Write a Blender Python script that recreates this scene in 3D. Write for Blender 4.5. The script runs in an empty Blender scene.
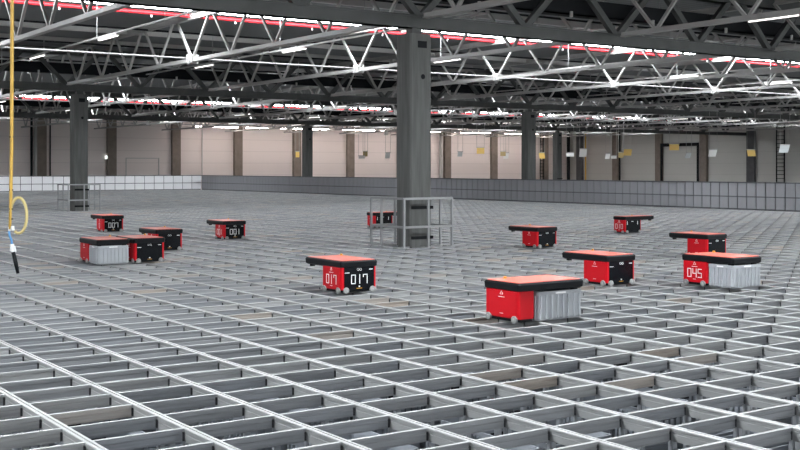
import bpy, math, random
from mathutils import Vector, Matrix
random.seed(7)
SC = bpy.context.scene
COL = SC.collection
PI = math.pi

# ------------------------------------------------------------------ helpers
class MB:
    """collects boxes, bars, tubes and prisms; build() links them as ONE mesh object"""
    def __init__(s): s.v = []; s.f = []; s.dark = []   # faces in `dark` take the second material
    def add(s, vs, fs):
        b = len(s.v); s.v += [tuple(p) for p in vs]; s.f += [tuple(i + b for i in f) for f in fs]
    def box(s, x0, x1, y0, y1, z0, z1):
        s.add([(x0,y0,z0),(x1,y0,z0),(x1,y1,z0),(x0,y1,z0),(x0,y0,z1),(x1,y0,z1),(x1,y1,z1),(x0,y1,z1)],
              [(3,2,1,0),(4,5,6,7),(0,1,5,4),(1,2,6,5),(2,3,7,6),(3,0,4,7)])
    def bar(s, p, q, w, h, up=(0,0,1)):
        p, q = Vector(p), Vector(q); d = (q - p).normalized(); up = Vector(up)
        a = d.cross(up)
        if a.length < 1e-4: a = d.cross(Vector((1,0,0)))
        a.normalize(); b = a.cross(d).normalized(); a = a * w/2; b = b * h/2
        s.add([p-a-b, p+a-b, p+a+b, p-a+b, q-a-b, q+a-b, q+a+b, q-a+b],
              [(3,2,1,0),(4,5,6,7),(0,1,5,4),(1,2,6,5),(2,3,7,6),(3,0,4,7)])
    def tube(s, pts, r, n=8):
        pts = [Vector(p) for p in pts]; rings = []
        t = (pts[1]-pts[0]).normalized()
        a = t.cross(Vector((0,0,1)))
        if a.length < 1e-3: a = t.cross(Vector((1,0,0)))
        a.normalize()
        for i, p in enumerate(pts):
            if i == 0: t = pts[1]-pts[0]
            elif i == len(pts)-1: t = pts[-1]-pts[-2]
            else: t = pts[i+1]-pts[i-1]
            t.normalize(); a = (a - t*a.dot(t)).normalized(); b = t.cross(a)
            rr = r[i] if isinstance(r, (list, tuple)) else r
            rings.append([p + (a*math.cos(2*PI*k/n) + b*math.sin(2*PI*k/n))*rr for k in range(n)])
        vs = [v for g in rings for v in g]; fs = []
        for i in range(len(pts)-1):
            for k in range(n):
                k2 = (k+1) % n; fs.append((i*n+k, i*n+k2, (i+1)*n+k2, (i+1)*n+k))
        fs.append(tuple(range(n-1,-1,-1))); m = (len(pts)-1)*n; fs.append(tuple(range(m, m+n)))
        s.add(vs, fs)
    def prism(s, poly, axis, a0, a1):
        """extrude a 2D polygon along an axis: 'z' uses (x,y), 'x' uses (y,z), 'y' uses (x,z)"""
        def P(u, v, a): return (u,v,a) if axis == 'z' else ((a,u,v) if axis == 'x' else (u,a,v))
        n = len(poly)
        vs = [P(u,v,a0) for u,v in poly] + [P(u,v,a1) for u,v in poly]
        fs = [tuple(range(n-1,-1,-1)), tuple(range(n,2*n))] + [(i,(i+1)%n,n+(i+1)%n,n+i) for i in range(n)]
        if axis == 'y': fs = [tuple(reversed(f)) for f in fs]
        s.add(vs, fs)
    def loft(s, loops):
        n = len(loops[0]); fs = [tuple(range(n-1,-1,-1))]
        for k in range(len(loops)-1):
            for i in range(n):
                j = (i+1) % n; fs.append((k*n+i, k*n+j, (k+1)*n+j, (k+1)*n+i))
        m = (len(loops)-1)*n; fs.append(tuple(range(m, m+n)))
        s.add([p for l in loops for p in l], fs)
    def mesh(s, name, mat, off=(0,0,0)):
        me = bpy.data.meshes.new(name); ox, oy, oz = off
        me.from_pydata([(x-ox,y-oy,z-oz) for x,y,z in s.v], [], s.f)
        me.materials.append(mat); me.update()
        return me
    def build(s, name, mat, parent=None, off=(0,0,0), smooth=False):
        me = s.mesh(name, mat, off)
        if smooth:
            for p in me.polygons: p.use_smooth = len(p.vertices) == 4
        return link(name, me, parent)

def link(name, me, parent=None, loc=None):
    o = bpy.data.objects.new(name, me); COL.objects.link(o)
    if parent is not None: o.parent = parent
    if loc is not None: o.location = loc
    return o
def tag(o, label=None, cat=None, group=None, kind=None):
    if label: o['label'] = label
    if cat: o['category'] = cat
    if group: o['group'] = group
    if kind: o['kind'] = kind
    return o
def thing(name, loc, label, cat, group=None):
    o = bpy.data.objects.new(name, None); COL.objects.link(o); o.location = loc
    o.empty_display_size = .1
    return tag(o, label, cat, group)
def struct(name, mb, mat, label=None, cat=None):
    return tag(mb.build(name, mat), label, cat, None, 'structure')
def rrect(x0, x1, y0, y1, r, n=4):
    out = []
    for cx, cy, a in ((x1-r,y0+r,-90),(x1-r,y1-r,0),(x0+r,y1-r,90),(x0+r,y0+r,180)):
        for i in range(n+1):
            t = math.radians(a + 90*i/n); out.append((cx+r*math.cos(t), cy+r*math.sin(t)))
    return out
def copy_tree(o, parent=None):
    c = o.copy(); COL.objects.link(c)
    if parent is not None: c.parent = parent
    for ch in list(o.children): copy_tree(ch, c)
    return c
ORD = ['first','second','third','fourth','fifth','sixth','seventh','eighth','ninth','tenth','eleventh','twelfth',
       'thirteenth','fourteenth','fifteenth','sixteenth','seventeenth','eighteenth']

# ------------------------------------------------------------------ materials
def mat(name, rgb, rough=.5, metal=0., noise=0., nscale=6., stretch=(1,1,1), bump=0., emit=None, estr=0., coat=0., spec=.5):
    m = bpy.data.materials.new(name); m.use_nodes = True
    nt = m.node_tree; b = nt.nodes['Principled BSDF']
    b.inputs['Base Color'].default_value = (*rgb, 1); b.inputs['Roughness'].default_value = rough
    b.inputs['Metallic'].default_value = metal; b.inputs['Specular IOR Level'].default_value = spec
    if coat: b.inputs['Coat Weight'].default_value = coat; b.inputs['Coat Roughness'].default_value = .12
    if emit:
        b.inputs['Emission Color'].default_value = (*emit, 1); b.inputs['Emission Strength'].default_value = estr
    if noise or bump:
        tc = nt.nodes.new('ShaderNodeTexCoord'); mp = nt.nodes.new('ShaderNodeMapping')
        mp.inputs['Scale'].default_value = stretch
        nz = nt.nodes.new('ShaderNodeTexNoise'); nz.inputs['Scale'].default_value = nscale; nz.inputs['Detail'].default_value = 5
        nt.links.new(tc.outputs['Object'], mp.inputs['Vector']); nt.links.new(mp.outputs['Vector'], nz.inputs['Vector'])
        if noise:
            r = nt.nodes.new('ShaderNodeValToRGB')
            r.color_ramp.elements[0].position = .3; r.color_ramp.elements[1].position = .7
            r.color_ramp.elements[0].color = (*[c*(1-noise) for c in rgb], 1)
            r.color_ramp.elements[1].color = (*[min(1, c*(1+noise)) for c in rgb], 1)
            nt.links.new(nz.outputs['Fac'], r.inputs['Fac']); nt.links.new(r.outputs['Color'], b.inputs['Base Color'])
        if bump:
            bp = nt.nodes.new('ShaderNodeBump'); bp.inputs['Strength'].default_value = bump; bp.inputs['Distance'].default_value = .02
            nt.links.new(nz.outputs['Fac'], bp.inputs['Height']); nt.links.new(bp.outputs['Normal'], b.inputs['Normal'])
    return m
def panel_mat(name, rgb, axis, pitch, dark=.8, rough=.55, bump=.0, width=.05):
    """cladding with seams every `pitch` metres along one axis"""
    m = mat(name, rgb, rough); nt = m.node_tree; b = nt.nodes['Principled BSDF']
    tc = nt.nodes.new('ShaderNodeTexCoord'); sx = nt.nodes.new('ShaderNodeSeparateXYZ')
    nt.links.new(tc.outputs['Object'], sx.inputs[0])
    dv = nt.nodes.new('ShaderNodeMath'); dv.operation = 'DIVIDE'; dv.inputs[1].default_value = pitch
    fr = nt.nodes.new('ShaderNodeMath'); fr.operation = 'FRACT'
    nt.links.new(sx.outputs[axis], dv.inputs[0]); nt.links.new(dv.outputs[0], fr.inputs[0])
    r = nt.nodes.new('ShaderNodeValToRGB'); e = r.color_ramp.elements
    e[0].position = 0; e[0].color = (*[c*dark for c in rgb], 1); e[1].position = width; e[1].color = (*rgb, 1)
    k = e.new(1-width); k.color = (*rgb, 1); k = e.new(1.); k.color = (*[c*dark for c in rgb], 1)
    nt.links.new(fr.outputs[0], r.inputs['Fac']); nt.links.new(r.outputs['Color'], b.inputs['Base Color'])
    if bump:
        bp = nt.nodes.new('ShaderNodeBump'); bp.inputs['Strength'].default_value = bump; bp.inputs['Distance'].default_value = .05
        nt.links.new(fr.outputs[0], bp.inputs['Height']); nt.links.new(bp.outputs['Normal'], b.inputs['Normal'])
    return m

M = {}
M['rail']   = mat('anodised_rail', (.43,.43,.43), .45, .4, .12, 3., (1,.15,1))
def rail_mat(name, lo, hi, warm, rough, metal):
    '''anodised rail lengths: each length a slightly different grey, a few of them tan, fine drawn streaks'''
    m = mat(name, hi, rough, metal); nt = m.node_tree; b = nt.nodes['Principled BSDF']; N = nt.nodes.new; L = nt.links.new
    ge = N('ShaderNodeNewGeometry'); oi = N('ShaderNodeObjectInfo')
    ad = N('ShaderNodeMath'); ad.operation = 'ADD'; L(ge.outputs['Random Per Island'], ad.inputs[0]); L(oi.outputs['Random'], ad.inputs[1])
    fr = N('ShaderNodeMath'); fr.operation = 'FRACT'; L(ad.outputs[0], fr.inputs[0])
    r = N('ShaderNodeValToRGB'); e = r.color_ramp.elements
    e[0].position = 0; e[0].color = (*lo, 1); e[1].position = .93; e[1].color = (*hi, 1)
    k = e.new(.945); k.color = (*warm, 1); k = e.new(1.); k.color = (*[(w_+h_)/2 for w_, h_ in zip(warm, hi)], 1)
    L(fr.outputs[0], r.inputs['Fac'])
    tc = N('ShaderNodeTexCoord'); mp = N('ShaderNodeMapping'); mp.inputs['Scale'].default_value = (.5,1,9)
    nz = N('ShaderNodeTexNoise'); nz.inputs['Scale'].default_value = 4; nz.inputs['Detail'].default_value = 4
    L(tc.outputs['Object'], mp.inputs['Vector']); L(mp.outputs['Vector'], nz.inputs['Vector'])
    mr = N('ShaderNodeMapRange'); mr.inputs['From Min'].default_value = .3; mr.inputs['From Max'].default_value = .7
    mr.inputs['To Min'].default_value = .78; mr.inputs['To Max'].default_value = 1.1; L(nz.outputs['Fac'], mr.inputs['Value'])
    mx = N('ShaderNodeMix'); mx.data_type = 'RGBA'; mx.blend_type = 'MULTIPLY'; mx.inputs['Factor'].default_value = 1
    L(r.outputs['Color'], mx.inputs['A']); L(mr.outputs['Result'], mx.inputs['B']); L(mx.outputs['Result'], b.inputs['Base Color'])
    return m
M['cross']  = rail_mat('anodised_cross_rail', (.29,.30,.32), (.46,.46,.46), (.48,.41,.35), .42, .45)
M['worn'] = mat('worn_rail_top', (.40,.40,.40), .5, .2)
M['joint']  = mat('dark_joint', (.03,.03,.035), .6)
M['post']   = mat('aluminium_upright', (.45,.46,.48), .4, .6)
M['concrete_floor'] = mat('concrete_floor', (.20,.20,.20), .8, 0, .2, .6)
M['concrete'] = mat('column_concrete', (.112,.114,.110), .75, 0, .22, 3.2, (3,3,.25), .15)
M['wall']   = panel_mat('sandwich_panel', (.76,.68,.655), 2, 1.15, .86, .6)  # pinkish tint of the lamplight put into the panel colour
M['wall_r'] = panel_mat('sandwich_panel_shaded', (.50,.49,.465), 2, 1.15, .9, .6)  # same cladding, the weaker light on the right wall put into its colour
M['deck']   = panel_mat('corrugated_deck', (.17,.175,.18), 1, .28, .62, .6, .6, .25)
M['pil']    = mat('brown_pilaster', (.20,.165,.14), .8, 0, .15, 2.)
M['pil_d']  = mat('dark_pilaster', (.09,.09,.095), .8, 0, .15, 2.)
M['white_steel'] = mat('white_painted_steel', (.36,.35,.34), .4)
M['grey_steel']  = mat('grey_primed_steel', (.075,.077,.076), .55, .2, .15, 2.)
M['dark']   = mat('dark_tray', (.009,.010,.012), .7, spec=.2)
M['black']  = mat('black_plastic', (.006,.007,.009), .45, spec=.2)
M['black_gloss'] = mat('black_gloss_panel', (.004,.005,.007), .2, spec=.25)
M['red']    = mat('red_shell', (.56,.004,.012), .4, spec=.25)
M['red_top'] = mat('red_lid_sheen', (.82,.12,.075), .35, coat=.3)  # red lightened towards salmon, standing in for light reflected off the lid
M['red_pipe'] = mat('red_pipe', (.62,.02,.03), .4)
M['white']  = mat('white_print', (.85,.85,.85), .5)
M['amber']  = mat('amber_plastic', (.85,.38,.03), .4)
M['wheel']  = mat('pale_wheel', (.27,.27,.265), .5)
M['hub']    = mat('wheel_hub', (.36,.36,.36), .4, .5)
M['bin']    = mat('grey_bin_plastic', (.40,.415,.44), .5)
M['bin_stack'] = mat('grey_bin_plastic_dark', (.25,.265,.29), .55)  # darker copy of the bin plastic, for the bins in the cells
M['galv']   = mat('galvanised_guard', (.34,.345,.35), .42, .4)
M['barrier'] = mat('barrier_panel_shaded', (.27,.27,.29), .5)  # same panels as the far barrier, this side's shade put into the colour
M['seam']   = mat('barrier_frame', (.10,.10,.11), .6)
M['barrier_lit'] = mat('barrier_panel_lit', (.74,.73,.75), .5)  # same panels turned to the light, their brightness put into the colour
M['yellow_cable'] = mat('yellow_cable', (.62,.38,.07), .45)
M['pale_cable'] = mat('pale_yellow_cable', (.62,.50,.22), .45)
M['tape']   = mat('dark_tape', (.10,.07,.03), .6)
M['blue']   = mat('blue_cable', (.10,.28,.55), .5)
M['yellow_sign'] = mat('yellow_sign', (.78,.52,.14), .5)
M['ochre_sign'] = mat('ochre_sign', (.42,.32,.14), .5)
M['white_sign'] = mat('white_sign', (.85,.84,.82), .5)
M['pale_sign'] = mat('pale_sign', (.58,.61,.62), .4)
M['wire']   = mat('steel_wire', (.35,.35,.35), .4, .5)
M['rod_steel'] = mat('rod_steel', (.26,.255,.25), .5)
M['steel_pale'] = mat('pale_steel', (.45,.44,.43), .5)
M['skylight'] = mat('skylight_panel', (.9,.9,.9), .5, emit=(.91,.965,1.), estr=30.)
M['lamp']   = mat('lamp_diffuser', (.9,.9,.9), .5, emit=(1.,.95,.9), estr=1.6)
M['lamp_warm'] = mat('warm_lamp_diffuser', (.9,.9,.9), .5, emit=(1.,.88,.82), estr=42.)
M['exit']   = mat('exit_sign_light', (.9,.9,.9), .5, emit=(.9,1.,.95), estr=1.2)

# ------------------------------------------------------------------ the camera
F, HOR, TH, CH = 1120., 168., math.radians(34.65), 1.82
cam = bpy.data.cameras.new('camera'); co = bpy.data.objects.new('camera', cam); COL.objects.link(co)
co.location = (0,0,CH); co.rotation_euler = (PI/2, 0, -TH)
cam.sensor_width = 36; cam.lens = F/800*36; cam.shift_y = -(225-HOR)/800; cam.clip_end = 400
SC.camera = co
ct, st = math.cos(TH), math.sin(TH)
def at(x, y, Z):          # a point of the hall at distance Z, from a measured position
    X = (x-400)/F*Z
    return Vector((ct*X + st*Z, -st*X + ct*Z, CH - (y-HOR)/F*Z))
def ground(x, y): return at(x, y, F*CH/(y-HOR))

# ------------------------------------------------------------------ hall shell (X along the cross rails, Y along the long rails, Z = 0 at the rail tops)
X0, X1, Y0, Y1 = -34., 93.4, -22., 99.6
ZF, ZR = -5.4, 7.0
GRID_X0, GRID_X1, GRID_Y0, GRID_Y1 = -7., 40.6, -3., 88.6
m = MB(); m.box(X0, X1, Y0, Y1, ZF-.2, ZF); struct('floor', m, M['concrete_floor'])
m = MB(); m.box(X0-.3, X1+.3, Y1, Y1+.3, ZF, ZR+.3); struct('wall_back', m, M['wall'])
m = MB(); m.box(X1, X1+.3, Y0, Y1, ZF, ZR+.3); struct('wall_right', m, M['wall_r'])
m = MB(); m.box(X0-.3, X0, Y0, Y1, ZF, ZR+.3); struct('wall_left', m, M['wall'])
m = MB(); m.box(X0-.3, X1+.3, Y0-.3, Y0, ZF, ZR+.3); struct('wall_front', m, M['wall_r'])
SKY = [-17., 9., 33.6, 57.4, 81.2]; SKW = [1.6, 1.1, .8, .5, .7]  # the first strip, behind the camera, is unseen and added to light the foreground
m = MB(); e = Y0
for y, SW in zip(SKY + [None], SKW + [0]):
    hi = Y1 if y is None else y - SW/2
    m.box(X0, X1, e, hi, ZR, ZR+.12)
    if y is not None:
        m.box(X0, -28., hi, y+SW/2, ZR, ZR+.12); m.box(87., X1, hi, y+SW/2, ZR, ZR+.12); e = y + SW/2
struct('ceiling', m, M['deck'])
for i, (y, SW) in enumerate(zip(SKY, SKW)):
    m = MB(); m.box(-28., 87., y-SW/2, y+SW/2, ZR-.07, ZR+.09); struct('roof_light_strip_%d' % (i+1), m, M['skylight'])

# wall pilasters and what runs down beside them
for x in (30.2, 36.6, 42.9, 49.4, 56.0, 62.4, 68.8, 75.1, 81.8, 89.6):
    m = MB(); m.box(x-.42, x+.42, Y1-.35, Y1, ZF, 6.4); struct('wall_column', m, M['pil'])
for y in (97.3, 91.4, 84.9, 78.7, 72.7):
    m = MB(); m.box(X1-.35, X1, y-.45, y+.45, ZF, 6.4); struct('wall_column', m, M['pil_d'] if y in (72.7, 97.3) else M['pil'])
m = MB(); m.box(X0, X1, Y1-.55, Y1-.05, 6.2, 6.95); struct('beam_back', m, M['grey_steel'])
m = MB(); m.box(X1-.55, X1-.05, Y0, Y1, 6.2, 6.95); struct('beam_right', m, M['grey_steel'])

# door leaves in the walls (panel with a dark surround)
d = Y1
m = MB(); m.box(38.0, 38.07, d-.06, d, ZF, 2.75); m.box(41.2, 41.27, d-.06, d, ZF, 2.75); m.box(38.0, 41.27, d-.06, d, 2.7, 2.77)
struct('door_1', m, M['steel_pale'])
m = MB(); m.box(X1-.5, X1-.36, 79.4, 84.3, 4.15, 4.5); m.box(X1-.5, X1-.36, 84.25, 84.45, ZF, 4.5); m.box(X1-.5, X1-.36, 79.2, 79.4, ZF, 4.5)
struct('door_2', m, M['dark'])
m = MB(); m.box(X1-.1, X1, 79.4, 84.3, ZF, 4.15); struct('door_2_leaf', m, M['wall_r'])

def pipe(x, y, r, z0, z1, mt, name, label, cat):
    m = MB(); m.tube([(x,y,z0),(x,y,z1)], r, 10); tag(m.build(name, mt, smooth=True), label, cat)
pipe(29.3, Y1-.3, .10, ZF, 6.2, M['dark'], 'downpipe', 'dark downpipe on the back wall just left of the leftmost brown pilaster', 'pipe')
pipe(29.65, Y1-.3, .13, ZF, 6.2, M['steel_pale'], 'downpipe', 'pale steel pipe hugging the left edge of the leftmost brown pilaster', 'pipe')
pipe(30.95, Y1-.25, .06, ZF, 6.2, M['dark'], 'downpipe', 'thin dark pipe on the right side of the leftmost brown pilaster', 'pipe')
pipe(45.6, Y1-.15, .05, ZF, 6.2, M['steel_pale'], 'downpipe', 'thin pale pipe on the back wall above the barrier corner', 'pipe')
pipe(74.2, Y1-.25, .22, ZF, 6.2, M['steel_pale'], 'downpipe', 'wide pale duct on the back wall right of the big concrete column', 'duct')
pipe(92.6, 98.6, .20, ZF, 6.2, M['dark'], 'downpipe', 'dark pipe standing in the far corner of the hall', 'pipe')
pipe(92.9, 96.0, .09, -1., 6.0, M['yellow_cable'], 'hanging_hose', 'thin yellow hose hanging down the right wall near the far corner', 'hose')
pipe(92.9, 90.5, .08, ZF, 6.2, M['dark'], 'downpipe', 'dark pipe beside the second pilaster of the right wall', 'pipe')

def ladder(p, q, label):
    """a cat ladder: two stiles p, q and rungs between"""
    t = thing('wall_ladder', (p[0], p[1], ZF), label, 'ladder')
    for a in (p, q):
        m = MB(); m.bar((a[0],a[1],ZF), (a[0],a[1],6.1), .09, .09, (0,1,0)); m.build('stile', M['dark'], t, (p[0],p[1],ZF))
    z = -3.
    while z < 6.:
        m = MB(); m.bar((p[0],p[1],z), (q[0],q[1],z), .06, .06); m.build('rung', M['dark'], t, (p[0],p[1],ZF)); z += .38
ladder((X1-.25, 69.6), (X1-.25, 68.7), 'black wall ladder climbing the right wall behind the large pale sign')
ladder((89.0, Y1-.6), (88.5, Y1-.6), 'dark wall ladder on the back wall just right of the column at the barrier')

# ------------------------------------------------------------------ concrete columns with girders, trusses, lights
BX = [-10.6, 15.24, 41.5, 67.5]; BY = [21.48, 47.15, 73.4]
def column(x, y, label, straps=False):
    t = thing('concrete_column', (x,y,ZF), label, 'column'); t['kind'] = 'structure'
    h, c = .3, .035
    poly = [(x-h+c,y-h),(x+h-c,y-h),(x+h,y-h+c),(x+h,y+h-c),(x+h-c,y+h),(x-h+c,y+h),(x-h,y+h-c),(x-h,y-h+c)]
    m = MB(); m.prism(poly, 'z', ZF, 4.95); m.build('shaft', M['concrete'], t, (x,y,ZF))
    m = MB(); m.box(x-.13, x+.13, y-.13, y+.13, 4.95, 5.1); m.build('bearing_pad', M['grey_steel'], t, (x,y,ZF))
    m = MB(); m.tube([(x+.05,y-h-.004,3.95),(x+.05,y-h+.02,3.95)], .06, 12); m.build('socket_hole', M['dark'], t, (x,y,ZF))
    m = MB(); m.box(x-.1, x+.16, y-h-.004, y-h+.02, 4.62, 4.78); m.build('recess', M['dark'], t, (x,y,ZF))
    for z in (.2, .9):
        m = MB(); m.box(x-h+.02, x+h+.02, y-h-.025, y-h+.01, z-.035, z+.035); m.box(x+h-.02, x+h+.03, y-h-.025, y+h-.1, z-.035, z+.035)
        m.build('strap', M['dark'], t, (x,y,ZF))
column(15.24, 21.48, 'big concrete column in the middle of the hall inside a square guard rail')
column(15.9, 47.1, 'concrete column at the left inside a small square guard rail')
column(41.5, 47.4, 'dark concrete column rising behind the right barrier with small signs beside it')
column(41.55, 72.2, 'slim concrete column rising behind the barrier nearest the barrier corner')
column(67.6, 73.4, 'short pale concrete column far behind the right barrier')
column(-10.6, 47.1, 'concrete column outside the view'); column(-10.6, 21.48, 'concrete column outside the view')

def guard(x, y, s, label, left_mid, right_mid):
    """square guard rail, near corner at (x, y), side s"""
    t = thing('column_guard_rail', (x,y,0), label, 'guard rail', 'galvanised guards around the columns'); H = 1.12; r = .028
    crn = [(x,y),(x+s,y),(x+s,y+s),(x,y+s)]
    for z, n in ((H,'top_rail'), (.47,'mid_rail')):
        m = MB()
        for i in range(4):
            a, b = crn[i], crn[(i+1)%4]; m.bar((*a,z), (*b,z), .045, .05)
        m.build(n, M['galv'], t, (x,y,0))
    for a in crn + [(x+s/2,y),(x+s/2,y+s),(x,y+left_mid),(x+s,y+right_mid)]:
        m = MB(); m.bar((*a,0), (*a,H), .045, .045, (0,1,0)); m.box(a[0]-.06,a[0]+.06,a[1]-.06,a[1]+.06,0,.012); m.build('post', M['galv'], t, (x,y,0))
guard(14.51, 20.83, 1.36, 'galvanised square guard rail around the big middle column', .92, .45)
guard(15.22, 46.42, 1.36, 'galvanised square guard rail around the concrete column at the left', .68, .68)

# primary girders along X, carried by the columns
GY = [21.48, 47.2, 73.4]
glab = ['heavy dark roof girder resting on the big middle column', 'heavy dark roof girder passing over the concrete column at the left',
        'heavy dark roof girder nearest the back wall']
for gi, gy in enumerate(GY):
    t = thing('roof_girder', (41.,gy,5.1), glab[gi], 'girder', 'dark main roof girders'); o = (41.,gy,5.1)
    for z, n in ((5.1,'bottom_chord'), (6.62,'top_chord')):
        m = MB(); m.box(X0,X1,gy-.13,gy+.13,z,z+.3); m.box(X0,X1,gy-.17,gy+.17,z,z+.03); m.box(X0,X1,gy-.17,gy+.17,z+.27,z+.3)
        m.build(n, M['grey_steel'], t, o)
    x = 2.4 + (6.5 if gi else 0) - 13
    while x < 92:
        for dx in (-1.35, 1.35):
            if x > (4 if gi == 0 else -2):
                m = MB(); m.bar((x,gy,5.35),(x+dx,gy,6.68),.16,.16,(0,1,0)); m.build('web', M['grey_steel'], t, o)
        x += 3.25
    # black tray of cables through the girder
    XT = X1-.7; m = MB(); m.box(X0, XT, gy+.26, gy+.62, 5.86, 5.9); m.box(X0,XT,gy+.26,gy+.29,5.86,6.30); m.box(X0,XT,gy+.59,gy+.62,5.86,6.30); m.box(X0,XT,gy+.3,gy+.58,5.9,6.2)
    tr = thing('cable_tray', (41.,gy+.44,5.86), ['black cable tray running inside the girder above the big middle column',
        'black cable tray running inside the girder over the left column','black cable tray running inside the girder nearest the back wall'][gi], 'cable tray', 'black trays in the girders')
    m.build('tray', M['dark'], tr, (41.,gy+.44,5.86))
    x = 5.
    for k in range(26):
        m = MB(); m.tube([(x,gy+.24,5.8),(x,gy+.24,5.95)],.045,8); m.build('clamp', M['steel_pale'], tr, (41.,gy+.44,5.86)); x += 3.1

# white lattice trusses along Y in three bays, every 6.5 m
BAYS = [(-4.3,21.48),(21.48,47.2),(47.2,73.4),(73.4,99.4)]
bay_words = ['before the first girder', 'between the first two girders', 'behind the second girder', 'before the back wall']
ZC = 1.82+3.5
def truss_meshes(L):
    cl = L-.5; d = {}
    m = MB(); m.box(-.055,.055,.25,.25+cl,ZC+.04,ZC+.125); m.box(-.085,.085,.25,.25+cl,ZC,ZC+.035); d['bottom_chord'] = m.mesh('bottom_chord', M['white_steel'])
    m = MB(); m.box(-.08,.08,.25,.25+cl,6.72,6.86); m.box(-.10,.10,.25,.25+cl,6.86,6.9); d['top_chord'] = m.mesh('top_chord', M['white_steel'])
    m = MB(); m.bar((0,0,ZC+.12),(0,1.2,6.76),.075,.075,(1,0,0)); d['wf'] = m.mesh('web', M['white_steel'])
    m = MB(); m.bar((0,0,ZC+.12),(0,-1.2,6.76),.075,.075,(1,0,0)); d['wb'] = m.mesh('web', M['white_steel'])
    m = MB(); m.box(-.14,.14,-.16,.16,ZC-.03,ZC+.2); m.bar((-.2,0,ZC+.1),(.2,0,ZC+.1),.08,.3); d['splice'] = m.mesh('splice_plate', M['steel_pale'])
    return d
TX = [2.4+6.5*i for i in range(14)]
for bi, (a, b) in enumerate(BAYS):
    L = b-a; D = truss_meshes(L); n = 9; sp = L/n; k = 0
    for x in TX:
        if bi == 0 and x < 15: continue
        if bi == 1 and x < 8: continue
        if x > 40 and bi == 0: continue
        t = thing('roof_truss', (x,a,0), 'white lattice roof truss %s, %s from the left' % (bay_words[bi], ORD[k]), 'truss', 'white lattice roof trusses'); k += 1
        link('bottom_chord', D['bottom_chord'], t); link('top_chord', D['top_chord'], t)
        for i in range(n):
            y = sp*(i+.5)
            link('web', D['wf'], t, (0,y+.06,0)); link('web', D['wb'], t, (0,y-.06,0))
        link('splice_plate', D['splice'], t, (0,L/2,0))

# thin white bridging rods, red sprinkler pipes, dark conduits: all along X
def along_x(name, y, z, r, mt, label, cat, x0=-12., x1=93., dz=0.):
    m = MB(); m.tube([(x0,y,z),(x1,y,z+dz)], r, 8); return tag(m.build(name, mt, smooth=True), label, cat)
for y, w in ((34.4,'in the bay behind the big middle column'), (60.3,'in the second bay back'), (86.4,'in the bay before the back wall')):
    along_x('bridging_rod', y, ZC+.12, .03, M['rod_steel'], 'thin white rod tying the roof trusses together '+w, 'rod')
for y, w in ((34.42,'under the roof light behind the big middle column'), (58.22,'under the second roof light'), (82.02,'under the roof light nearest the back wall')):
    t = thing('sprinkler_pipe', (30.,y,6.85), 'red sprinkler pipe '+w, 'pipe', 'red sprinkler pipes'); o = (30.,y,6.85)
    m = MB(); m.tube([(-12,y,6.85),(93,y,6.85)], .065, 10); m.build('pipe', M['red_pipe'], t, o, True)
    m = MB()
    for k in range(34): m.tube([(-10+3*k,y,6.85),(-10+3*k,y,6.70)], .03, 6)
    tag(m.build('sprinkler_head', M['steel_pale'], t, o), kind='stuff')
for i, y in enumerate((24.4, 27.4, 30.0, 38., 42.5, 51., 64., 69.)):
    along_x('roof_conduit', y, 6.62 + (.12 if i % 2 else 0), .035, M['dark'], '%s dark conduit under the roof deck counted back from the big middle column' % ORD[i], 'conduit')
for i, y in enumerate((26., 29., 40., 44.,)):
    m = MB(); m.box(-12, 93, y-.06, y+.06, 6.78, 6.98); tag(m.build('roof_purlin', M['steel_pale']), '%s pale purlin under the roof deck behind the big middle column' % ORD[i], 'purlin')

# light lines midway between the trusses
LX = [5.65+6.5*i for i in range(14)]; ZL = CH+4.0
mh = MB(); mh.box(-.045,.045,-.8,.8,.0,.05); mhm = mh.mesh('housing', M['white_steel'])
ml = MB(); ml.prism([(-.04,0),(-.03,-.035),(.03,-.035),(.04,0)], 'y', -.78, .78); mlm = ml.mesh('diffuser', M['lamp'])
for i, x in enumerate(LX):
    if i == 0: continue
    y0 = 16. if i > 2 else 22.
    t = thing('light_track', (x,y0,ZL), 'slim track for strip lights hung between the trusses, %s from the left' % ORD[i-1], 'light track', 'tracks carrying the strip lights')
    for a_, b_ in ((y0,20.9),(22.9,46.4),(48.4,72.7),(74.6,98.5)):
        if b_ > a_: m = MB(); m.box(x-.03,x+.03,a_,b_,ZL+.05,ZL+.10); m.build('track', M['white_steel'], t, (x,y0,ZL))
    y = y0 + 1.5; q = 0
    while y < 97:
        m = MB(); m.tube([(x,y,ZL+.1),(x,y,ZR)],.012,5); m.build('hanger', M['wire'], t, (x,y0,ZL)); y += 5.4
    y = 18.9; q = 0
    while y < 97:
        if y > y0 and not any(abs(y-g_-.4) < 1.3 for g_ in GY):
            l = thing('ceiling_light', (x,y,ZL), 'slim white strip light, %s along on the %s light track from the left' % (ORD[q], ORD[i-1]), 'strip light', 'strip lights on the tracks'); q += 1
            link('housing', mhm, l); link('diffuser', mlm, l)
        y += 7.2 if i < 3 else 14.4

# warm strip lights in a row along the back wall
mb = MB(); mb.box(-2.2,2.2,-.06,.06,0,.06); bhm = mb.mesh('housing', M['white_steel'])
mb = MB(); mb.box(-2.15,2.15,-.07,.07,-.05,0); bdm = mb.mesh('diffuser', M['lamp_warm'])
for q in range(9):
    l = thing('ceiling_light', (45.8+5.2*q, 96.6, 5.7), 'warm strip light in the row along the back wall, %s one from the left' % ORD[q], 'strip light', 'warm strip lights along the back wall')
    link('housing', bhm, l); link('diffuser', bdm, l)
    m = MB(); m.tube([(-1.8,0,.06),(-1.8,0,ZR-5.7)],.012,5); m.tube([(1.8,0,.06),(1.8,0,ZR-5.7)],.012,5); m.build('hanger', M['wire'], l)

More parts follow.
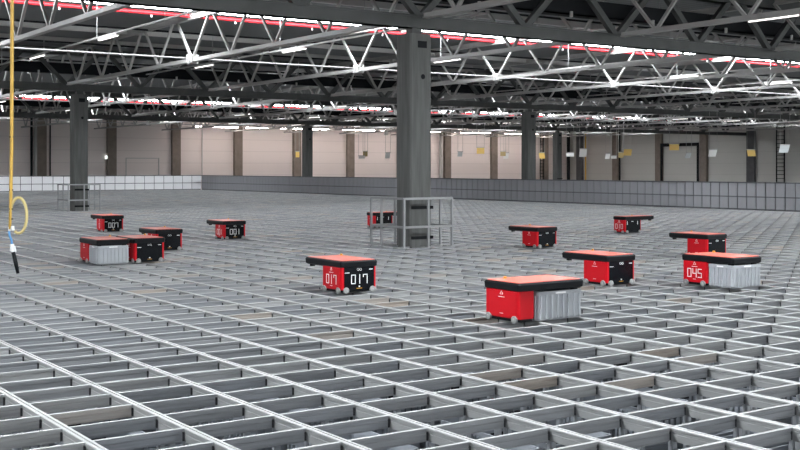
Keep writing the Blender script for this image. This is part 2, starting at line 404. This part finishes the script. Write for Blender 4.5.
# ------------------------------------------------------------------ the storage grid
PX, PY, RX0, RY0 = .705, .48, 2.537, .116
nx0 = math.ceil((GRID_X0-RX0)/PX); nx1 = math.floor((GRID_X1-RX0)/PX)
ny0 = math.ceil((GRID_Y0-RY0)/PY); ny1 = math.floor((GRID_Y1-RY0)/PY)
gx0, gx1 = RX0+nx0*PX, RX0+nx1*PX; gy0, gy1 = RY0+ny0*PY, RY0+ny1*PY
grid = thing('storage_grid', (0,0,0), 'aluminium rail grid of a robot storage system filling the hall', 'rail grid')
hw = .031
prof = [(-hw,-.004),(-hw+.004,0),(-.008,0),(-.004,-.012),(.004,-.012),(.008,0),(hw-.004,0),(hw,-.004),(hw,-.018),(hw-.006,-.022),(hw-.006,-.040),(hw-.010,-.043),
        (hw-.006,-.046),(hw-.006,-.096),(-hw+.006,-.096),(-hw+.006,-.046),(-hw+.010,-.043),(-hw+.006,-.040),(-hw+.006,-.022),(-hw,-.018)]
m = MB(); m.prism(prof[::-1], 'y', gy0-.03, gy1+.03); long_mesh = m.mesh('long_rail', M['rail'])
for k in range(nx0, nx1+1): link('long_rail', long_mesh, grid, (RX0+k*PX,0,0))
cp = [(-.016,-.002),(.016,-.002),(.016,-.014),(.010,-.018),(.010,-.038),(.006,-.041),(.010,-.044),(.010,-.084),(.015,-.087),(.015,-.094),(-.015,-.094),(-.015,-.087),(-.010,-.084),
      (-.010,-.044),(-.006,-.041),(-.010,-.038),(-.010,-.018),(-.016,-.014)]
def cross_mb(detailed):
    m = MB()
    for k in range(nx0, nx1):
        a = RX0+k*PX+hw-.007; b = a+PX-2*hw+.014
        m.prism(cp, 'x', a+.008, b-.018); m.box(a-.002, b+.002, -.015, .015, -.016, -.001)
        n0 = len(m.f); m.box(b-.016, b+.001, -.010, .010, -.090, -.030); m.dark += range(n0, len(m.f))
    return m
cmb = cross_mb(True); cm_near = cmb.mesh('cross_rail', M['cross']); cm_near.materials.append(M['joint'])
for i in cmb.dark: cm_near.polygons[i].material_index = 1
seen_first = math.ceil((3.6-RY0)/PY)
near_j = list(range(seen_first, seen_first+100))
for j in near_j: link('cross_rail', cm_near, grid, (0,RY0+j*PY,0))
m = MB()
for j in range(ny0, ny1+1):
    if j in near_j: continue
    y = RY0+j*PY
    for k in range(nx0, nx1):
        a = RX0+k*PX+hw-.007; b = a+PX-2*hw+.014
        m.prism([(y+p, q) for p, q in cp], 'x', a+.004, b-.024)
        n0 = len(m.f); m.box(b-.024, b+.001, y-.010, y+.010, -.092, -.02); m.dark += range(n0, len(m.f))
far_rails = tag(m.build('cross_rail', M['cross'], grid), kind='stuff'); far_rails.data.materials.append(M['joint'])
for i in m.dark: far_rails.data.polygons[i].material_index = 1
# the running surfaces on top are worn bright
for me, slot in ((cm_near, 2), (far_rails.data, 2)):
    me.materials.append(M['worn'])
    for p in me.polygons:
        if p.normal.z > .9 and p.center.z > -.006: p.material_index = slot
# uprights under the rails, only where the open cells let one see down
def vis(x, y, zmax):
    Z = st*x + ct*y; X = ct*x - st*y
    return 5.2 < Z < zmax and abs(X/Z) < .43
um = MB(); um.box(-.026,.026,-.017,.017,-5.38,-.094); um.box(-.017,.017,-.026,.026,-5.38,-.096)
upm = um.mesh('upright', M['post'])
ups = sorted((st*x+ct*y, x, y) for x in [RX0+k*PX for k in range(nx0,nx1+1)] for y in [RY0+j*PY for j in range(ny0,ny1+1)] if vis(x,y,16))
for _, x, y in ups[:100]: link('upright', upm, grid, (x,y,0))
m = MB()
for _, x, y in ups[100:]: m.box(x-.022,x+.022,y-.022,y+.022,-5.38,-.095)
tag(m.build('upright', M['post'], grid), kind='stuff')

# storage bins
def bin_mb(w, d, h, ribs=True, tw=.012):
    m = MB(); r = .03
    def R(i, z): return [(x,y,z) for x,y in rrect(-w/2+i, w/2-i, -d/2+i, d/2-i, r, 3)]
    m.loft([R(.02,0), R(.008,.03), R(.008,h-.05), R(0,h-.045), R(0,h), R(tw,h), R(tw+.008,h-.05), R(tw+.016,.03)])
    if ribs:
        for s in (-1,1):
            n = 8
            for k in range(n):
                x = -w/2+.05+(w-.1)*k/(n-1); m.box(x-.008,x+.008,min(s*(d/2-.012),s*(d/2+.012)),max(s*(d/2-.012),s*(d/2+.012)),.02,h-.045)
            n = 6
            for k in range(n):
                y = -d/2+.05+(d-.1)*k/(n-1); m.box(min(s*(w/2-.012),s*(w/2+.012)),max(s*(w/2-.012),s*(w/2+.012)),y-.008,y+.008,.02,h-.045)
    return m
bw, bd, bh = .585, .40, .325
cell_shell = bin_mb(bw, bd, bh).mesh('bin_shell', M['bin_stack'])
holes = []
for s_ in (-1,1):
    hm = MB(); hm.box(-.09,.09,s_*(bd/2)-.026,s_*(bd/2)+.006,bh-.115,bh-.06); holes.append(hm.mesh('hand_hole', M['dark']))
cells = sorted((st*x+ct*y, x, y) for x in [RX0+(k+.5)*PX for k in range(nx0,nx1)] for y in [RY0+(j+.5)*PY for j in range(ny0,ny1)] if vis(x,y,15.5))
stack = MB()
for _, x, y in cells:
    zt = random.choice([-.15,-.15,-.15,-.48,-.48,-.48,-.48,-.81,-.81,-.81])
    b = thing('storage_bin', (x,y,zt-bh), 'grey ribbed storage bin sitting in a cell under the front rails', 'bin', 'bins in the cells under the front rails')
    link('bin_shell', cell_shell, b)
    for h_ in holes: link('hand_hole', h_, b)
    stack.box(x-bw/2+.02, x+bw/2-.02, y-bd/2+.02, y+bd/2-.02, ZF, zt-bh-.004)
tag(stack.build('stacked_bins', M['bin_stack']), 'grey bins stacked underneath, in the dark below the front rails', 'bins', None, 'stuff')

# low panel barriers around the grid
def barrier(p, q, pitch, label, mt, most):
    p, q = Vector(p), Vector(q); L = (q-p).length; d = (q-p)/L; H = 1.18
    t = thing('safety_barrier', (p.x,p.y,0), label, 'barrier', 'panel barriers round the grid'); o = (p.x,p.y,0)
    nrm = Vector((d.y,-d.x,0))
    m = MB(); m.bar(p+Vector((0,0,-.15))+nrm*.05, q+Vector((0,0,-.15))+nrm*.05, .04, .3); m.bar(p+Vector((0,0,H/2))+nrm*.05, q+Vector((0,0,H/2))+nrm*.05, .03, H); m.build('backing', M['seam'], t, o)
    m = MB(); m.bar(p+Vector((0,0,H)), q+Vector((0,0,H)), .09, .05); m.build('top_rail', M['seam'], t, o)
    m = MB(); m.bar(p+Vector((0,0,.55)), q+Vector((0,0,.55)), .075, .035); m.build('mid_rail', M['seam'], t, o)
    one = MB(); g = .05
    for z0, z1 in ((.03,.525),(.575,H-.03)):
        one.bar(d*(g/2)+Vector((0,0,(z0+z1)/2)), d*(pitch-g/2)+Vector((0,0,(z0+z1)/2)), .03, z1-z0)
    me = one.mesh('panel', mt); n = int(L/pitch); rest = MB()
    for k in range(n):
        if k < most: link('panel', me, t, d*(pitch*k))
        else: rest.add([Vector(v)+p+d*(pitch*k) for v in one.v], one.f)
    if rest.v: tag(rest.build('panel', mt, t, o), kind='stuff')
barrier((40.75,26.,0), (40.75,89.,0), .5, 'long shaded panel barrier running away along the right edge of the grid', M['barrier'], 100)
barrier((40.7,89.,0), (12.,89.,0), .85, 'brightly lit panel barrier across the far left end of the grid', M['barrier_lit'], 100)

# ------------------------------------------------------------------ robots
DIG = {'0': [(0,0,0,1),(0,1,1,1),(1,0,1,1),(0,0,1,0)], '1': [(.6,0,.6,1)], '7': [(0,.75,0,1),(0,1,1,1),(1,0,1,1)],
       '4': [(0,.45,0,1),(0,.45,1,.45),(1,0,1,1)], '5': [(1,1,0,1),(0,1,0,.52),(0,.52,1,.52),(1,.52,1,0),(1,0,0,0)],
       '6': [(0,0,0,1),(0,1,1,1),(0,0,1,0),(1,0,1,.5),(0,.5,1,.5)]}
def robot(px, py, label, kind, side_no=None, end_no=None, sx=.64, sy=1.02, bx=(0,.64), by=(0,.54), face='number', carries=None, lid=None):
    """near bottom corner at (px, py); lid spans sx by sy, body spans bx by by inside it"""
    g = ground(px, py); ox, oy = g.x, g.y; HT, HU = .475, .385
    t = thing('container_robot', (ox+sx/2, oy+sy/2, 0), label, 'robot', 'red and black container robots'); off = (sx/2, sy/2, 0)
    B = lambda m, n, mt, par=None, sm=False: m.build(n, mt, par or t, off if par is None else (0,0,0), sm)
    i = .018                                                     # body stands a little inside the lid edge
    x0, x1 = bx[0]+(i if bx[0] == 0 else 0), bx[1]-(i if bx[1] == sx else 0)
    y0, y1 = by[0]+(i if by[0] == 0 else 0), by[1]-(i if by[1] == sy else 0)
    m = MB(); m.prism(rrect(x0,x1,y0,y1,.03), 'z', .055, HU); B(m, 'body', M['red'])
    m = MB(); m.prism(rrect(x0+.015,x1-.015,y0+.015,y1-.015,.02), 'z', .018, .06); B(m, 'chassis', M['black'])
    # lid: black rim with a chamfered underside, red panel let into the top
    R = lambda a, z: [(x,y,z) for x,y in rrect(a,sx-a,a,sy-a,.035)]
    m = MB(); m.loft([R(.03,HU-.015), R(.004,HU+.004), R(0,HT-.02), R(.012,HT)]); lidp = B(m, 'lid', M['black'])
    m = MB(); m.prism(rrect(.03,sx-.03,.03,sy-.03,.025), 'z', HT, HT+.006); B(m, 'lid_panel', M['red_top'])
    m = MB(); ex, ey = ((bx[1]-.06, sy-.12) if sx < sy else (bx[1], sy-.1))
    m.tube([(ex,ey,HT),(ex,ey,HT+.03)],[.022,.018],10); B(m, 'beacon', M['amber'])
    # gripper claws under the overhang
    m = MB()
    if sx < sy:
        ya = sy-.1 if by[0] == 0 else .1
        for xx in (.08,sx-.08): m.box(xx-.03,xx+.03,ya-.03,ya+.03,HU-.045,HU-.012)
    else:
        for yy in (.08,sy-.08): m.box(sx-.13,sx-.07,yy-.03,yy+.03,HU-.045,HU-.012)
    B(m, 'gripper', M['black'])
    cx, cy = (x0+x1)/2, (y0+y1)/2
    def X(m, s0, s1, z0, z1, th=.006, d=.0): m.box(x0-d-th, x0-d, cy-s1, cy-s0, z0, z1)   # on the face towards -X
    def Y(m, s0, s1, z0, z1, th=.006, d=.0): m.box(cx+s0, cx+s1, y0-d-th, y0-d, z0, z1)   # on the face towards -Y
    def digits(put, s, zc, d, w=.066, h=.125, step=.102, st_=.012):
        m = MB(); a = -(len(s)*step-(step-w))/2
        for ch in s:
            for ax,az,bx_,bz in DIG[ch]:
                u0, u1 = a+min(ax,bx_)*w-st_/2, a+max(ax,bx_)*w+st_/2
                v0, v1 = zc-h/2+min(az,bz)*h-st_/2, zc-h/2+max(az,bz)*h+st_/2
                put(m, u0, u1, v0, v1, .003, d)
            a += step
        return m
    bodyx, bodyy = (y1-y0)/2, (x1-x0)/2
    def sub(m, n, mt, par):
        o = m.build(n, mt, par, off); return o
    # red face towards -X
    m = MB(); X(m, -bodyx+.035, bodyx-.035, .075, HU-.02); sp = B(m, 'side_panel', M['red'])
    m = MB()
    for q in range(3):
        a0, a1 = math.radians(90+120*q), math.radians(210+120*q)
        p = Vector((x0-.0075, cy-.028*math.cos(a0), .342+.028*math.sin(a0))); r_ = Vector((x0-.0075, cy-.028*math.cos(a1), .342+.028*math.sin(a1)))
        m.bar(p, r_, .003, .007, (1,0,0))
    sub(m, 'emblem', M['white'], sp)
    m = MB(); X(m, -.055, .055, .293, .300, .003, .006); X(m, -.03, .03, .100, .106, .003, .006); sub(m, 'lettering', M['white'], sp)
    if side_no: sub(digits(X, side_no, .198, .006), 'number', M['white'], sp)
    # face towards -Y
    if by[0] == 0 and face != 'none':
        m = MB(); Y(m, -bodyy+.045, bodyy-.045, .05, HU-.005); ep = B(m, 'end_panel', M['black_gloss'])
        m = MB()
        if face == 'number':
            for s in (-.022,.022):
                for q in range(10):
                    a0, a1 = 2*PI*q/10, 2*PI*(q+1)/10
                    m.bar((cx+s+.017*math.cos(a0),y0-.0075,.345+.017*math.sin(a0)), (cx+s+.017*math.cos(a1),y0-.0075,.345+.017*math.sin(a1)), .003, .005, (0,1,0))
            sub(m, 'emblem', M['white'], ep)
            m = MB(); Y(m, -.25,-.17,.298,.306,.003,.006); Y(m,.17,.23,.335,.345,.003,.006); Y(m,-.012,.012,.088,.108,.003,.006); sub(m, 'mark', M['white'], ep)
            m = MB(); Y(m, -.045,.045,.068,.074,.003,.006); sub(m, 'lettering', M['amber'], ep)
            if end_no: sub(digits(Y, end_no, .205, .006), 'number', M['white'], ep)
        else:
            for s in (-.245,.16): Y(m, s, s+.016, .25, .345, .003, .006)
            sub(m, 'handle_strip', M['white'], ep)
            m = MB(); Y(m, -.07,.0,.33,.342,.003,.006); sub(m, 'lettering', M['white'], ep)
    # wheels: two on each of the four sides
    wr = .047
    def wheel(c, ax):
        c = Vector(c); d = Vector((ax[0],ax[1],0))
        m = MB(); m.tube([c-d*.022, c-d*.012, c+d*.008, c+d*.014], [wr*.9,wr,wr,wr*.84], 16); w = m.build('wheel', M['wheel'], t, off, True)
        m = MB(); m.tube([c+d*.0141, c+d*.019],[.02,.016],10); m.build('hub', M['hub'], w, off)
    e = .075
    for yy in (y0+e, y1-e): 
        wheel((x0-.012,yy,wr),(-1,0))
        if not (carries and carries[0] > x1): wheel((x1+.012,yy,wr),(1,0))
    for xx in (x0+e, x1-e):
        if by[0] == 0 and face != 'none': wheel((xx,y0-.012,wr),(0,-1))
        if by[1] == sy or kind == 'end' : wheel((xx,y1+.012,wr),(0,1))
    if carries:
        bx0, bx1, by0, by1 = carries
        w, d = bx1-bx0, by1-by0
        b = thing('storage_bin', (ox+(bx0+bx1)/2, oy+(by0+by1)/2, .014), lid, 'bin', 'bins held by the robots')
        bin_mb(w, d, .345).build('bin_shell', M['bin'], b)
        m = MB()
        for s in (-1,1):
            m.box(s*w/2-.008, s*w/2+.008, -.06, .06, .345-.035, .345-.015) ; m.box(-.08,.08, s*d/2-.008, s*d/2+.008, .345-.035, .345-.015)
        m.build('grip_clip', M['white'], b)
    return t
robot(341, 294.5, 'red and black robot numbered 017 standing alone in front of the big column', 'end', '017', '017', sy=1.05, by=(0,.56))
robot(733, 290, 'robot numbered 045 on bright red, holding a ribbed grey bin at the right', 'bin', '045', sx=.69, sy=1.0, bx=(0,.69), by=(.5,1.0), carries=(.012,.678,.012,.485),
      lid='ribbed grey bin held under the lid of robot 045')
robot(102.5, 232.7, 'small distant robot numbered 007 behind the pair of robots at the left', 'end', '0', '007')
robot(223.7, 240.2, 'robot numbered 001 standing alone left of the big column', 'end', '001', '001', sy=1.05)
robot(374.5, 228.5, 'red and black robot partly hidden behind the big column and its guard rail', 'side', '0', None, sx=1.12, sy=.46, bx=(0,.68), by=(0,.46), face='bars')
robot(537, 248.8, 'dark robot with an overhanging lid just right of the big column, no bin', 'end', None, None, sy=1.02)
robot(625, 233.9, 'small distant robot whose lid overhangs to the right, near the right barrier', 'side', '010', None, sx=1.17, sy=.47, bx=(0,.66), by=(0,.47), face='bars')
robot(707, 258.5, 'robot standing directly behind robot 045, lid overhanging to the left', 'end')
robot(607, 287, 'robot with a wide salmon red lid between robot 045 and the nearest robot', 'end')
robot(519, 325, 'nearest robot, orange red lid, grey bin hanging on its right side', 'side', None, None, sx=1.04, sy=.66, bx=(0,.26), by=(0,.66), face='none',
      carries=(.31,1.025,.02,.63), lid='grey bin held by the nearest robot, under its orange red lid')
robot(97, 265.7, 'robot holding a grey bin at the left, beside a robot with a black front', 'bin', None, None, by=(.5,1.02), carries=(.015,.625,.015,.485),
      lid='grey bin held by the left robot of the close pair')
robot(134, 263.6, 'black fronted robot close against the bin carrying robot at the left', 'end')
robot(156, 251.7, 'dark robot half hidden behind the close pair of robots at the left', 'end')

# ------------------------------------------------------------------ yellow cable hanging at the left
Z = 16.
t = thing('hanging_cable', at(12,274,Z), 'yellow cable hanging from the roof at the left with a coiled loop and black plug', 'cable'); o = t.location.copy()
def P(x, y, dz=0.): return at(x, y, Z+dz)
for dx, dz in ((-.9,0),(.9,.03),(.1,-.03)):
    m = MB(); m.tube([P(12.4+dx,-140,dz), P(12.2+dx,0,dz), P(11.9+dx,80,dz), P(11.6+dx,150,dz), P(10.8+dx*.8,200,dz), P(10.2+dx*.7,222,dz), P(9.6+dx*.4,229,dz)], .013, 7)
    m.build('cable', M['yellow_cable'], t, o, True)
m = MB()
for y in (137, 190, 209, 219): m.tube([P(11.2,y-.7), P(11.2,y+.7)], .03, 8)
m.build('tape', M['tape'], t, o)
m = MB(); pts = []
for k in range(25):
    a = math.radians(168-k*(285/24)); pts.append(P(18.5+8.3*math.cos(a)*1.0, 215.5-17.8*math.sin(a), .0))
m.tube(pts, .022, 8); m.build('loop', M['pale_cable'], t, o, True)
m = MB(); m.tube([P(12.5,226),P(13.0,230.5)],.024,10); m.tube([P(9.7,227),P(9.5,231)],.02,10); m.build('connector', M['white'], t, o)
m = MB(); m.tube([P(9.2,231),P(9.6,236),P(11.5,240),P(12.2,246)],.016,7); m.build('blue_lead', M['blue'], t, o, True)
m = MB(); m.tube([P(12.0,244),P(13.2,253)],[.032,.024],8); m.tube([P(12.,248),P(10.2,251.)],[.03,.01],7); m.tube([P(13.5,247),P(15.8,252)],[.03,.01],7); m.build('sleeve', M['white'], t, o)
m = MB(); m.tube([P(13.2,252),P(16.,264),P(18.,273.5)],[.028,.03,.022],9); m.build('plug', M['black'], t, o, True)

# ------------------------------------------------------------------ hanging signs far off
def sign(x, y, w, h, mt, Z, label, slant=0.):
    p = at(x, y, Z); W, H = w/F*Z, h/F*Z
    t = thing('hanging_sign', (p.x,p.y,p.z-H/2), label, 'sign', 'small signs hung over the aisles')
    r = Vector((ct,-st,0)); up = Vector((0,0,1)); q = Vector((0,0,-H/2))
    k = Vector((-st*.0,-ct*.0,0)); s = r*(slant/F*Z)
    n = Vector((st,ct,0))*.015
    a, b, c, d = -r*W/2-s/2, r*W/2-s/2, r*W/2+s/2+up*H, -r*W/2+s/2+up*H
    m = MB(); m.add([a-n,b-n,c-n,d-n,a+n,b+n,c+n,d+n],[(0,1,2,3),(7,6,5,4),(0,4,5,1),(1,5,6,2),(2,6,7,3),(3,7,4,0)]); m.build('sign_board', mt, t)
    m = MB(); m.bar(d-r*.03+up*.03, c+r*.03+up*.03, .04, .05); m.build('hanger_bar', M['steel_pale'], t)
    for e_ in (d, c):
        m = MB(); m.tube([e_+up*.03, Vector((e_.x,e_.y,ZC+.02-(p.z-H/2)))], .012, 5); m.build('wire', M['wire'], t)
Wh, Ye, Oc, Pa = M['white_sign'], M['yellow_sign'], M['ochre_sign'], M['pale_sign']
sign(674.2,147.3,9.6,6, Ye,72,'yellow hanging sign in front of the big door in the right wall')
sign(688.1,155.7,5.2,5, Pa,76,'small pale hanging sign in front of the big door, right of a yellow sign',1.5)
sign(712.5,153.3,7.6,6.6, Wh,70,'white slanted hanging sign just right of the big door',1.5)
sign(751.4,153.2,8,6.2, Ye,70,'yellow hanging sign before the dark pilaster right of the big door',-.8)
sign(784.1,149,9.4,7.5, Pa,66,'large pale hanging sign in front of the ladder at the far right',2.)
sign(627.6,152.4,8,6.4, Ye,75,'yellow hanging sign left of the big door with an ochre sign beside it',.8)
sign(621,155.2,5,5.2, Oc,82,'dull ochre hanging sign overlapping a yellow one left of the big door')
sign(613.8,157.4,5.6,2.6, Wh,80,'narrow white hanging sign between a white and an ochre sign')
sign(607.6,156.4,4.6,4.8, Wh,80,'small white slanted sign left of the narrow white one',.8)
sign(583,153,7.2,7.6, Wh,76,'big white hanging sign by the far corner of the hall, before a dark pipe',.6)
sign(570,154.8,7.6,3.6, Wh,80,'wide white sign just right of the far pale column')
sign(542,155.8,5.4,5.4, Ye,80,'yellow hanging sign just right of the dark column behind the barrier',-.8)
sign(506,156,5,5.6, Wh,84,'white hanging sign half behind an ochre one, left of the dark column',.6)
sign(503,153.8,5.4,4.4, Oc,82,'ochre hanging sign in front of a white one, left of the dark column')
sign(480.5,150.8,7.6,6, Ye,80,'yellow hanging sign alone on the wall right of the big column')
sign(460,154.3,4.8,4.6, Pa,86,'pale hanging sign closest to the big column on its right',.6)
sign(387.7,155.6,5,5.6, Wh,90,'white slanted hanging sign close to the left edge of the big column',.6)
sign(386,133.3,4,4, Wh,94,'small white box sign hanging high, above the sign left of the big column')
sign(365.3,154,4.6,4.8, Oc,92,'ochre hanging sign left of the big column, over a white one')
sign(361.7,157.4,6.4,2.8, Wh,90,'narrow white hanging sign under an ochre one left of the big column')
sign(297.5,154.5,3.6,5.6, Ye,94,'small yellow hanging sign beside the slim column nearest the barrier corner')
p = at(118.5,157.2,100.5)
t = thing('exit_sign', (p.x, Y1-.2, p.z), 'small lit white exit sign on the back wall left of the brightly lit barrier end', 'exit sign')
m = MB(); m.box(-.36,.36,-.05,.05,-.14,.16); m.build('sign_body', M['exit'], t)
m = MB(); m.box(-.38,.38,.02,.19,-.17,-.14); m.build('bracket', M['steel_pale'], t)

# ------------------------------------------------------------------ world and view
w = bpy.data.worlds.new('world'); SC.world = w; w.use_nodes = True
w.node_tree.nodes['Background'].inputs[0].default_value = (.6,.7,.85,1); w.node_tree.nodes['Background'].inputs[1].default_value = 0.
SC.view_settings.view_transform = 'Standard'; SC.view_settings.look = 'None'
SC.view_settings.exposure = .28; SC.view_settings.gamma = 1.
SC.cycles.use_denoising = True
SC.cycles.max_bounces = 5
